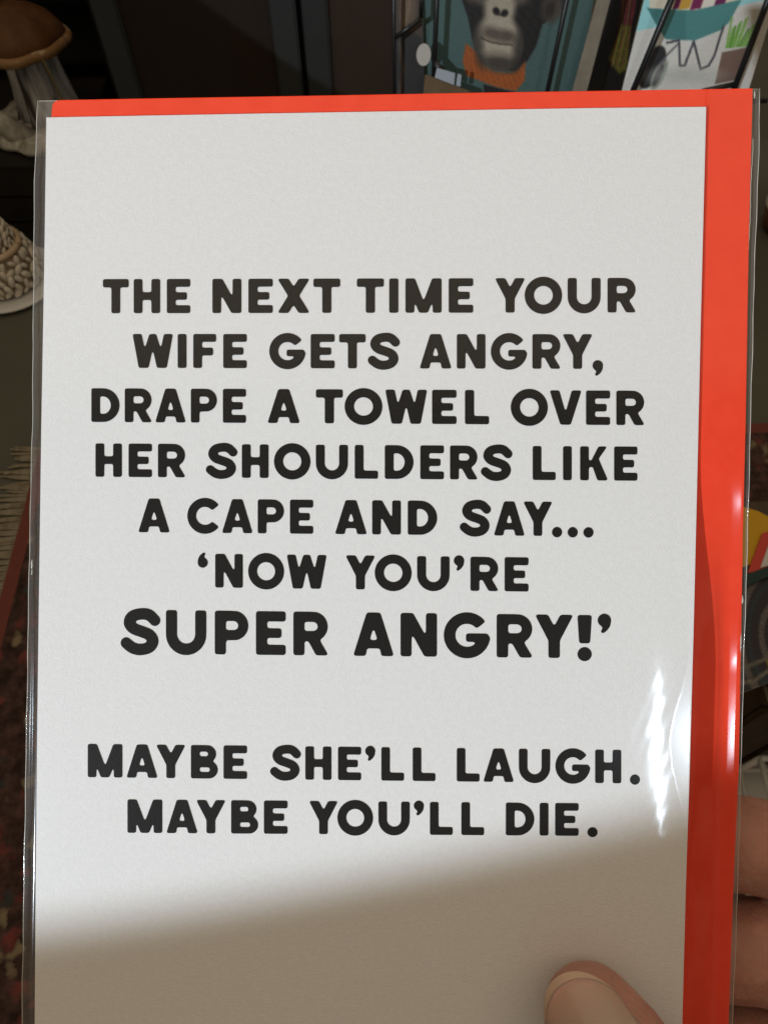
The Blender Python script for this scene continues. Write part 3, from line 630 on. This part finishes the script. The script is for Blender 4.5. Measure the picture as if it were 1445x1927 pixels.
def glyph_loops(ch, res=56):
    w = GL[ch][0]; h = 1.0/res; xs_ = np.arange(-.12, w + .12 + h, h); ys_ = np.arange(-.34, 1.16, h)
    X, Y = np.meshgrid(xs_, ys_); m = np.clip(.5 - glyph_sdf(ch, X, Y)/h, 0, 1)
    sg = .030/h; k = np.exp(-.5*(np.arange(-6, 7)/sg)**2); k /= k.sum()
    m = np.apply_along_axis(lambda a: np.convolve(a, k, 'same'), 0, m); m = np.apply_along_axis(lambda a: np.convolve(a, k, 'same'), 1, m)
    m = m - .5; ny, nx = m.shape; nxt = {}
    def cut(i, j, i2, j2):
        a, b = m[j, i], m[j2, i2]; t = a/(a-b); return (xs_[i] + (xs_[i2]-xs_[i])*t, ys_[j] + (ys_[j2]-ys_[j])*t)
    for j in range(ny-1):
        for i in range(nx-1):
            cs = [(i, j), (i+1, j), (i+1, j+1), (i, j+1)]; v = [m[b, a] > 0 for a, b in cs]
            if all(v) or not any(v): continue
            ent = [e for e in range(4) if v[e] and not v[(e+1) % 4]]; ex = [e for e in range(4) if not v[e] and v[(e+1) % 4]]
            for e in ent:
                x = ex[0] if len(ex) == 1 else [q for q in ex if (q - e) % 4 == 3][0]
                ka = tuple(sorted((cs[e], cs[(e+1) % 4]))); kb = tuple(sorted((cs[x], cs[(x+1) % 4])))
                nxt[ka] = kb
    loops = []
    while nxt:
        k0 = next(iter(nxt)); lp_ = []; kk = k0
        while kk in nxt:
            lp_.append(cut(*kk[0], *kk[1])); kk = nxt.pop(kk)
        loops.append(lp_)
    out = []
    for l in loops:                         # drop points on straight runs
        P = np.array(l); keep = []; last = P[0]
        for i in range(len(P)):
            a, b, c_2 = P[i-1], P[i], P[(i+1) % len(P)]
            d1, d2 = b-a, c_2-b; cr = abs(d1[0]*d2[1]-d1[1]*d2[0]) / (np.linalg.norm(d1)*np.linalg.norm(d2)+1e-12)
            if cr > .03 or i % 6 == 0: keep.append(tuple(b))
        out.append(keep)
    return out
_gc = {}
def glyph(ch):
    if ch not in _gc:
        L_ = glyph_loops(ch)
        if ch == '!':                       # two separate marks, no counter
            tr, k0 = [], 0
            for l in L_: tr += [tuple(i + k0 for i in t) for t in tessellate_polygon([[Vector((x, y, 0)) for x, y in l]])]; k0 += len(l)
        else: tr = tessellate_polygon([[Vector((x, y, 0)) for x, y in l] for l in L_])
        _gc[ch] = ([p for l in L_ for p in l], [tuple(t) for t in tr])
    return _gc[ch]
KERN = {'YO': -.10, 'AP': .0, 'AY': -.12, 'AV': -.1, 'LA': .0, 'RY': -.05, 'TO': -.06, 'OV': -.04, 'OW': -.02, 'PA': -.0, 'PE': .03, 'Y.': -.14, 'Y,': -.02, 'rL': .04, 'Y!': -.02,
        'YB': .04, 'MA': -.03, 'LD': .04, 'KE': .04, 'LI': .06, 'LL': .10, '..': -.02, 'RA': -.03, 'ES': .0, 'FE': .06, 'lN': .02, 'Ur': -.02, 'rR': .04, '!r': .0, 'H.': .06, 'E.': .08, 'EL': .06, 'DE': .04, 'IK': .05}
def word_mesh(txt):
    V, Fc, x = [], [], 0.0
    for i, ch in enumerate(txt):
        w, lb, rb = GL[ch]
        if i: x += lb + KERN.get(txt[i-1] + ch, 0)
        gv, gf = glyph(ch); n = len(V); V += [(px + x, py) for px, py in gv]; Fc += [tuple(k + n for k in t) for t in gf]
        x += w + rb
    V = np.array(V); x0, x1 = V[:, 0].min(), V[:, 0].max(); V[:, 0] = (V[:, 0] - x0) / (x1 - x0); return V, Fc
# each printed line: ((x, top, bottom) at two places, then words with their left and right ends in the photograph)
LINES = [
 ((276, 525.3, 589.6), (1064, 523.4, 588.4), [('THE', 194.5, 358.6), ('NEXT', 400.1, 640.3), ('TIME', 671.5, 890.1), ('YOUR', 932.4, 1195)]),
 ((358, 628.7, 692.7), (960, 628.9, 694.0), [('WIFE', 250.9, 464.8), ('GETS', 507, 752.3), ('ANGRY,', 790.4, 1133.8)]),
 ((318, 731.4, 795.0), (1085, 734.9, 799.5), [('DRAPE', 172.8, 463.3), ('A', 504.8, 563.4), ('TOWEL', 594.6, 919.8), ('OVER', 960.5, 1211)]),
 ((264, 835.0, 897.8), (1100, 840.0, 904.0), [('HER', 180.5, 348.7), ('SHOULDERS', 387.9, 963.6), ('LIKE', 1001.7, 1198.5)]),
 ((290, 938.2, 1001.8), (960, 943.6, 1008), [('A', 262, 319), ('CAPE', 353.1, 589.5), ('AND', 631.4, 822.2), ('SAY...', 864.8, 1116)]),
 ((505, 1043.3, 1106.8), (825, 1047.0, 1111), [('lNOW', 372.5, 614), ('YOUrRE', 651.6, 993.9)]),
 ((400, 1149.0, 1231.2), (900, 1155.0, 1236.5), [('SUPER', 227.9, 616.7), ('ANGRY!r', 666, 1148.9)]),
 ((230, 1400.4, 1463.0), (1130, 1410.6, 1473.4), [('MAYBE', 166, 465.2), ('SHErLL', 508.6, 819.1), ('LAUGH.', 859.1, 1203.2)]),
 ((300, 1504.6, 1567.3), (1000, 1510.6, 1572), [('MAYBE', 240.6, 541.3), ('YOUrLL', 583.2, 910.5), ('DIE.', 951.2, 1123.7)])]
for (xa, ta, ba), (xb, tb, bb), words in LINES:
    for txt, x0, x1 in words:
        V, Fc = word_mesh(txt); X = x0 + V[:, 0] * (x1 - x0); k = (X - xa) / (xb - xa)
        top = ta + (tb-ta)*k; bot = ba + (bb-ba)*k; Yp = bot + (top - bot) * V[:, 1]
        s = D0 / F
        vv = np.stack([(X - CX)*s - base.x, (CY - Yp)*s - base.y, np.full(len(X), .00008)], 1)
        o = pyobj('printed_word', vv, Fc, M_ink, card)
        bm = bmesh.new(); bm.from_mesh(o.data); bmesh.ops.recalc_face_normals(bm, faces=bm.faces)
        if bm.faces and sum(f.normal.z for f in bm.faces) < 0: bmesh.ops.reverse_faces(bm, faces=bm.faces)
        bm.to_mesh(o.data); bm.free()

# ---- envelope behind the card
env_r = [(1415, 172), (1414.5, 200), (1408, 450), (1402, 800), (1397, 1000), (1389, 1450), (1378, 1700), (1370, 1927), (1368, 1990)]
env_top = [(1403, 166.5), (1200, 170), (900, 174.5), (600, 180), (300, 185), (112, 188.5), (103, 191), (99, 197)]
env_l = [(98, 215), (94, 700), (90, 1400), (88, 1990)]
env = empty('envelope', mat=ROOT, label='bright orange-red paper envelope behind the white card in the clear sleeve', cat='envelope')
def sms(t): t = np.clip(t, 0, 1); return t*t*(3 - 2*t)
def env_z(Xp, Yp):                         # bow added towards the gripped corner so the card's shadow falls on the strip
    return -.0080 * sms((Yp - 850) / 420) * sms((Xp - 700) / 560)
def env_sheet():
    u = np.concatenate([np.linspace(0, .03, 16)[:-1], np.linspace(.03, .5, 14)[:-1], np.linspace(.5, .985, 56)[:-1], np.linspace(.985, 1, 8)]); v = np.linspace(0, 1, 130); U, V = np.meshgrid(u, v)
    tx = np.array(sorted(env_top)); top = lambda X: np.interp(X, tx[:, 0], tx[:, 1])
    Yp = 189 + V*(1990 - 189); 
    for _ in range(3):
        xl = np.interp(Yp, [188, 193, 200, 700, 1400, 1990], [104, 100, 98, 94, 90, 88]); er_ = np.array(env_r); xr = np.interp(Yp, er_[:, 1], er_[:, 0])
        Xp = xl + U*(xr - xl); t_ = top(Xp); Yp = t_ + V*(1990 - t_)
    Z = env_z(Xp, Yp)
    out = []
    for dz in (-.00105, -.00155):
        zz = Z + dz; s_ = (D0 - zz) / F
        out.append(np.stack([(Xp - CX)*s_ - base.x, (CY - Yp)*s_ - base.y, zz], -1).reshape(-1, 3))
    n, m_ = len(u), len(v); N_ = n*m_
    f = [(j*n+i, (j+1)*n+i, (j+1)*n+i+1, j*n+i+1) for j in range(m_-1) for i in range(n-1)]
    f += [tuple(k + N_ for k in reversed(q)) for q in f]
    rim = [i for i in range(n)] + [j*n+n-1 for j in range(1, m_)] + [(m_-1)*n+i for i in range(n-2, -1, -1)] + [j*n for j in range(m_-2, 0, -1)]
    f += [(a, b, b + N_, a + N_) for a, b in zip(rim, rim[1:] + rim[:1])]
    return np.vstack(out), f
v_, f_ = env_sheet(); pyobj('pocket', v_, f_, M_env, env, True).data.set_sharp_from_angle(angle=R(40))
slab_obj('flap', [(1400, 174), (1398, 500), (760, 840), (110, 500), (112, 194)], -.00190, -.00162, M_env, env, base)

# ---- cellophane sleeve
fl = [(72, 188), (66, 330), (64, 550), (62, 800), (57, 1000), (52, 1300), (47, 1600), (43, 1850), (42, 2000)]
frt = [(1428, 166), (1427, 300), (1420, 460), (1411, 800), (1406, 1000), (1400, 1200), (1393, 1450), (1386, 1700), (1377, 1927), (1375, 2000)]
def interp(tbl, y): t = np.array(tbl, float); return np.interp(y, t[:, 1], t[:, 0])
sl = empty('cellophane_sleeve', mat=ROOT, label='crinkled clear cellophane sleeve round the white card and red envelope', cat='sleeve')
wrk = np.random.default_rng(5)
WV = [(wrk.uniform(250, 1400), wrk.uniform(-140, 140), wrk.uniform(0, 6.28), wrk.uniform(.3, 1)) for _ in range(16)]
WC = [(wrk.uniform(700, 3200)*wrk.choice((-1, 1)), wrk.uniform(-1700, 1700), wrk.uniform(0, 6.28), wrk.uniform(.3, 1)) for _ in range(14)]
def film_z(X, Y, U, front):
    """height over the card face; X, Y in metres in the card frame"""
    x, y = X*1000, Y*1000
    sm = lambda t: np.clip(t, 0, 1)**2 * (3 - 2*np.clip(t, 0, 1))
    left = sm(U / .013); right = sm((1 - U) / .009)
    if not front:
        return (-.0019 - .0006*left*right) + env_z(X*F/D0 + CX, CY - Y*F/D0) + .00002*np.sin(x*.9 + y*.1)
    er = (interp(card_r[::-1], CY - Y*F/D0) - CX) * D0/F * 1000    # card's right edge here
    t = sm((x - (er - 9)) / 17)
    ez = env_z(X*F/D0 + CX, CY - Y*F/D0); z = .00045 - .00110 * t + ez * sm((x - er + 1.0) / 8.0)
    bot = -.0014 + ez
    z = bot + (z - bot) * left * right
    # hollow shaped to stretch the lamp's reflection into a streak: concave along its length
    g = np.exp(-((x - 54)/7.0)**2) * sm((y + 72)/10) * sm((-14 - y)/24)
    yy = np.clip(y, -76, -16)
    z = z + g * ((yy + 45)**2/468) * .0010
    w = np.zeros_like(x)
    for f, fy, ph, a in WV: w += a * np.sin(f*X + fy*Y + ph + .8*np.sin(60*Y + ph))
    edge = np.clip((x - 40)/22, 0, 1) * np.clip((-y + 30)/50, .12, 1)
    cr = np.zeros_like(x)
    for f, fy, ph, a in WC: cr += a * np.sin(f*X + fy*Y + ph + 1.3*np.sin(240*Y + ph) + .8*np.sin(310*X + 2*ph))
    z = z + cr * 2.4e-6 * np.clip(g + .25*edge + 1.1*sm((x - 54.5)/3)*sm((er - x + 3)/4)*sm((y + 75)/15)*sm((-5 - y)/20), 0, 1.6) * (.45 + 1.0*np.clip((y + 62)/50, 0, 1))
    z = z + w * 6e-6 * edge + 5e-6*np.sin(x*.35 + 1.5*np.sin(y*.05))*np.sin(y*.11)
    # soft puckers round the thumb
    z = z + 9e-5*np.sin((x*.5 + y*.25))*np.exp(-((x-20)/22)**2 - ((y+78)/12)**2)
    return np.where(x < er, np.maximum(z, .00022*(left > .98) - .01*(left <= .98)), np.maximum(z, np.where(right > .9, ez - .00085, -.05)))
def film_sheet(name, front, nu, nv):
    u = np.concatenate([np.linspace(0, .03, 16)[:-1], np.linspace(.03, .80, nu//2)[:-1], np.linspace(.80, 1, nu//2)])
    v = np.linspace(0, 1, nv); U, V = np.meshgrid(u, v); Yp = 166 + V * (1990 - 166)
    xl = interp(fl, Yp); xr = interp(frt, Yp); topy = 190.5 + (168.0 - 190.5) * U
    Yp = topy + V * (1990 - topy)
    xl = interp(fl, Yp); xr = interp(frt, Yp); Xp = xl + U*(xr - xl)
    s = D0/F; X = (Xp - CX)*s; Y = (CY - Yp)*s; Z = film_z(X, Y, U, front); k_ = (D0 - Z)/D0; X = X*k_; Y = Y*k_
    P = np.stack([X - base.x, Y - base.y, Z], -1).reshape(-1, 3); n = len(u)
    f = [(j*n+i, (j+1)*n+i, (j+1)*n+i+1, j*n+i+1) for j in range(nv-1) for i in range(n-1)]
    return pyobj(name, P, f, M_film if front else M_film_back, sl, True)
film_sheet('front_film', True, 320, 400); film_sheet('back_film', False, 40, 40)
def seam(pts, r, z, name='sealed_edge'):
    bm = bmesh.new(); P = []
    Y = np.linspace(pts[0][1], pts[-1][1], 60)
    for y in Y:
        c = cm(float(interp(pts, y)) + .5*math.sin(y*.05) + .3*math.sin(y*.23), y, z + float(env_z(np.array(float(interp(pts, y))), np.array(y)))); P.append((c.x - base.x, c.y - base.y, c.z))
    add_tube(bm, P, [r*(.7 + .5*abs(math.sin(k*1.7))) for k in range(60)], 6); bobj(name, bm, M_seam, sl, True)
seam(fl, .00008, -.0014); seam(frt, .00007, -.0014)
seam([(1416, 260), (1413, 330), (1408, 470)], .00006, -.0012)
bm = bmesh.new(); P = []
for k in range(50):
    x = 74 + (1426-74)*k/49; c = cm(x, 190.2 + (167.7-190.2)*k/49, -.0012); P.append((c.x-base.x, c.y-base.y, c.z))
add_tube(bm, P, .00006, 6); bobj('top_edge', bm, M_seam, sl, True)

for x, y, l, r in ((61, 1062, 10, .00042), (61, 1076, 6, .00025), (1396, 1128, 9, .00040), (1393, 1195, 34, .00030), (1391, 1240, 16, .00022), (1419, 178, 8, .00035), (52, 1330, 10, .00012)):
    bm = bmesh.new(); P = []                # little glossy beads added on the film as sparkle glints
    for k in range(7):
        c = cm(x + .25*math.sin(k*2.1), y + (k/6 - .5)*2*l, -.0012 + float(env_z(np.array(float(x)), np.array(float(y))))); P.append((c.x - base.x, c.y - base.y, c.z))
    add_tube(bm, P, [r*q*.5 for q in (.15, .6, .8, 1, .85, .6, .1)], 9); bobj('glint_bead', bm, M_seam, sl, True)

# ================================================================== THE HAND
def skin_mesh(chains, voxel, smooth_it):
    bm = bmesh.new()
    for ch in chains:
        for (a, ra_), (b, rb_) in zip(ch, ch[1:]):
            a, b = Vector(a), Vector(b); n = max(2, int((b-a).length / (min(ra_, rb_)*.22)))
            for k in range(n+1):
                t = k/n; r_ = ra_ + (rb_-ra_)*t
                bmesh.ops.create_icosphere(bm, subdivisions=2, radius=r_, matrix=Matrix.Translation(a.lerp(b, t)))
    me = bpy.data.meshes.new('tmp'); bm.to_mesh(me); bm.free()
    o = bpy.data.objects.new('tmp', me); col.objects.link(o)
    m = o.modifiers.new('r', 'REMESH'); m.mode = 'VOXEL'; m.voxel_size = voxel
    m = o.modifiers.new('s', 'SMOOTH'); m.factor = .5; m.iterations = smooth_it
    dg = bpy.context.evaluated_depsgraph_get(); me2 = bpy.data.meshes.new_from_object(o.evaluated_get(dg))
    bpy.data.objects.remove(o); bpy.data.meshes.remove(me)
    for p in me2.polygons: p.use_smooth = True
    return me2
mm = lambda x, y, z: (x/1000, y/1000, z/1000)
hb = Vector(mm(110, -200, -10))
def ch(*p): return [(Vector(mm(*q[:3])) - hb, q[3]/1000) for q in p]
def back(*p): return ch(*[(x*1.075, y*1.075, z - 10.0, r) for x, y, z, r in p])
TD = Vector((-.45, .65, -.60)).normalized(); TN = Vector((-.24, .56, .79)); TN = (TN - TD*TN.dot(TD)).normalized()
T0 = Vector((37.5, -91, 8.4)); T1 = T0 - TD*7; T2 = T0 - TD*18; T3 = T0 - TD*31
chains = [
 ch((*T0, 9.0), (*T1, 10.9), (*T2, 11.8), (*T3, 10.6), (58, -122, 27, 11.2), (74, -143, 12, 13.5), (92, -164, -6, 17)),         # thumb
 back((22, -72, -10.5, 7.5), (40, -70, -12, 8.5), (58, -69, -13, 9.2), (76, -69.5, -13.5, 10.8), (95, -74, -14, 11.2), (108, -88, -14, 12), (108, -112, -12, 14)),           # forefinger
 back((16, -93, -11, 7.8), (36, -93, -13, 8.8), (58, -92, -14, 9.8), (78, -92, -14, 11.4), (98, -97, -16, 11.8), (112, -112, -16, 13)),                                       # middle finger
 back((20, -114, -11, 7.4), (40, -114, -13, 8.4), (60, -114, -16, 9.2), (82, -116, -18, 10.2), (100, -121, -19, 11), (114, -132, -16, 13)),
 back((36, -134, -10, 6.4), (54, -134, -13, 7.4), (74, -135, -16, 8.2), (94, -139, -18, 9.2), (112, -148, -16, 12)),
 back((106, -100, -10, 13), (108, -125, -10, 16), (104, -150, -10, 19), (106, -180, -10, 22), (112, -205, -10, 24), (125, -250, -8, 26), (138, -290, -6, 29)),
 ch((92, -164, -6, 16), (104, -136, -18, 14), (104, -118, -22, 11)), back((112, -112, -15, 13), (114, -150, -15, 16), (112, -190, -12, 20)),
]
hand = link('hand', skin_mesh(chains, .0010, 9), M_skin, None,
            label='bare right hand gripping the sleeve, thumb in front and fingers behind', cat='hand')
hand.matrix_world = CARD @ Matrix.Translation(hb)
# thumb nail laid on the thumb
TS = TD.cross(TN)
def nail(a0, a1, halfw, m, name, parent):
    nu, nv = 24, 18; v = []
    for j in range(nv+1):
        for i in range(nu+1):
            th = i/nu*2 - 1; k = a0 + (a1-a0)*j/nv
            if k > 0: k -= (k/9.0)**2 * 3.6*(1 - math.sqrt(1 - (th*.97)**2))       # rounded free end
            else: k += (k/8.0)**2 * 2.5*(1 - math.sqrt(1 - (th*.97)**2))
            rr = (11.05 - .18*k if k > 0 else 11.05 - .08*k) - .35*abs(th)**4
            p = T1 + TD*k + (TN*math.cos(th*halfw - .20) + TS*math.sin(th*halfw - .20))*rr
            v.append(p/1000 - hb)
    f = [(j*(nu+1)+i, j*(nu+1)+i+1, (j+1)*(nu+1)+i+1, (j+1)*(nu+1)+i) for j in range(nv) for i in range(nu)]
    o = pyobj(name, v, f, m, parent, True); md = o.modifiers.new('t', 'SOLIDIFY'); md.thickness = .0003; md.offset = 0; return o
nl = nail(-8, 13.0, .86, M_nail, 'thumb_nail', hand)
nail(12.95, 14.3, .86, M_nailtip, 'nail_edge', nl)
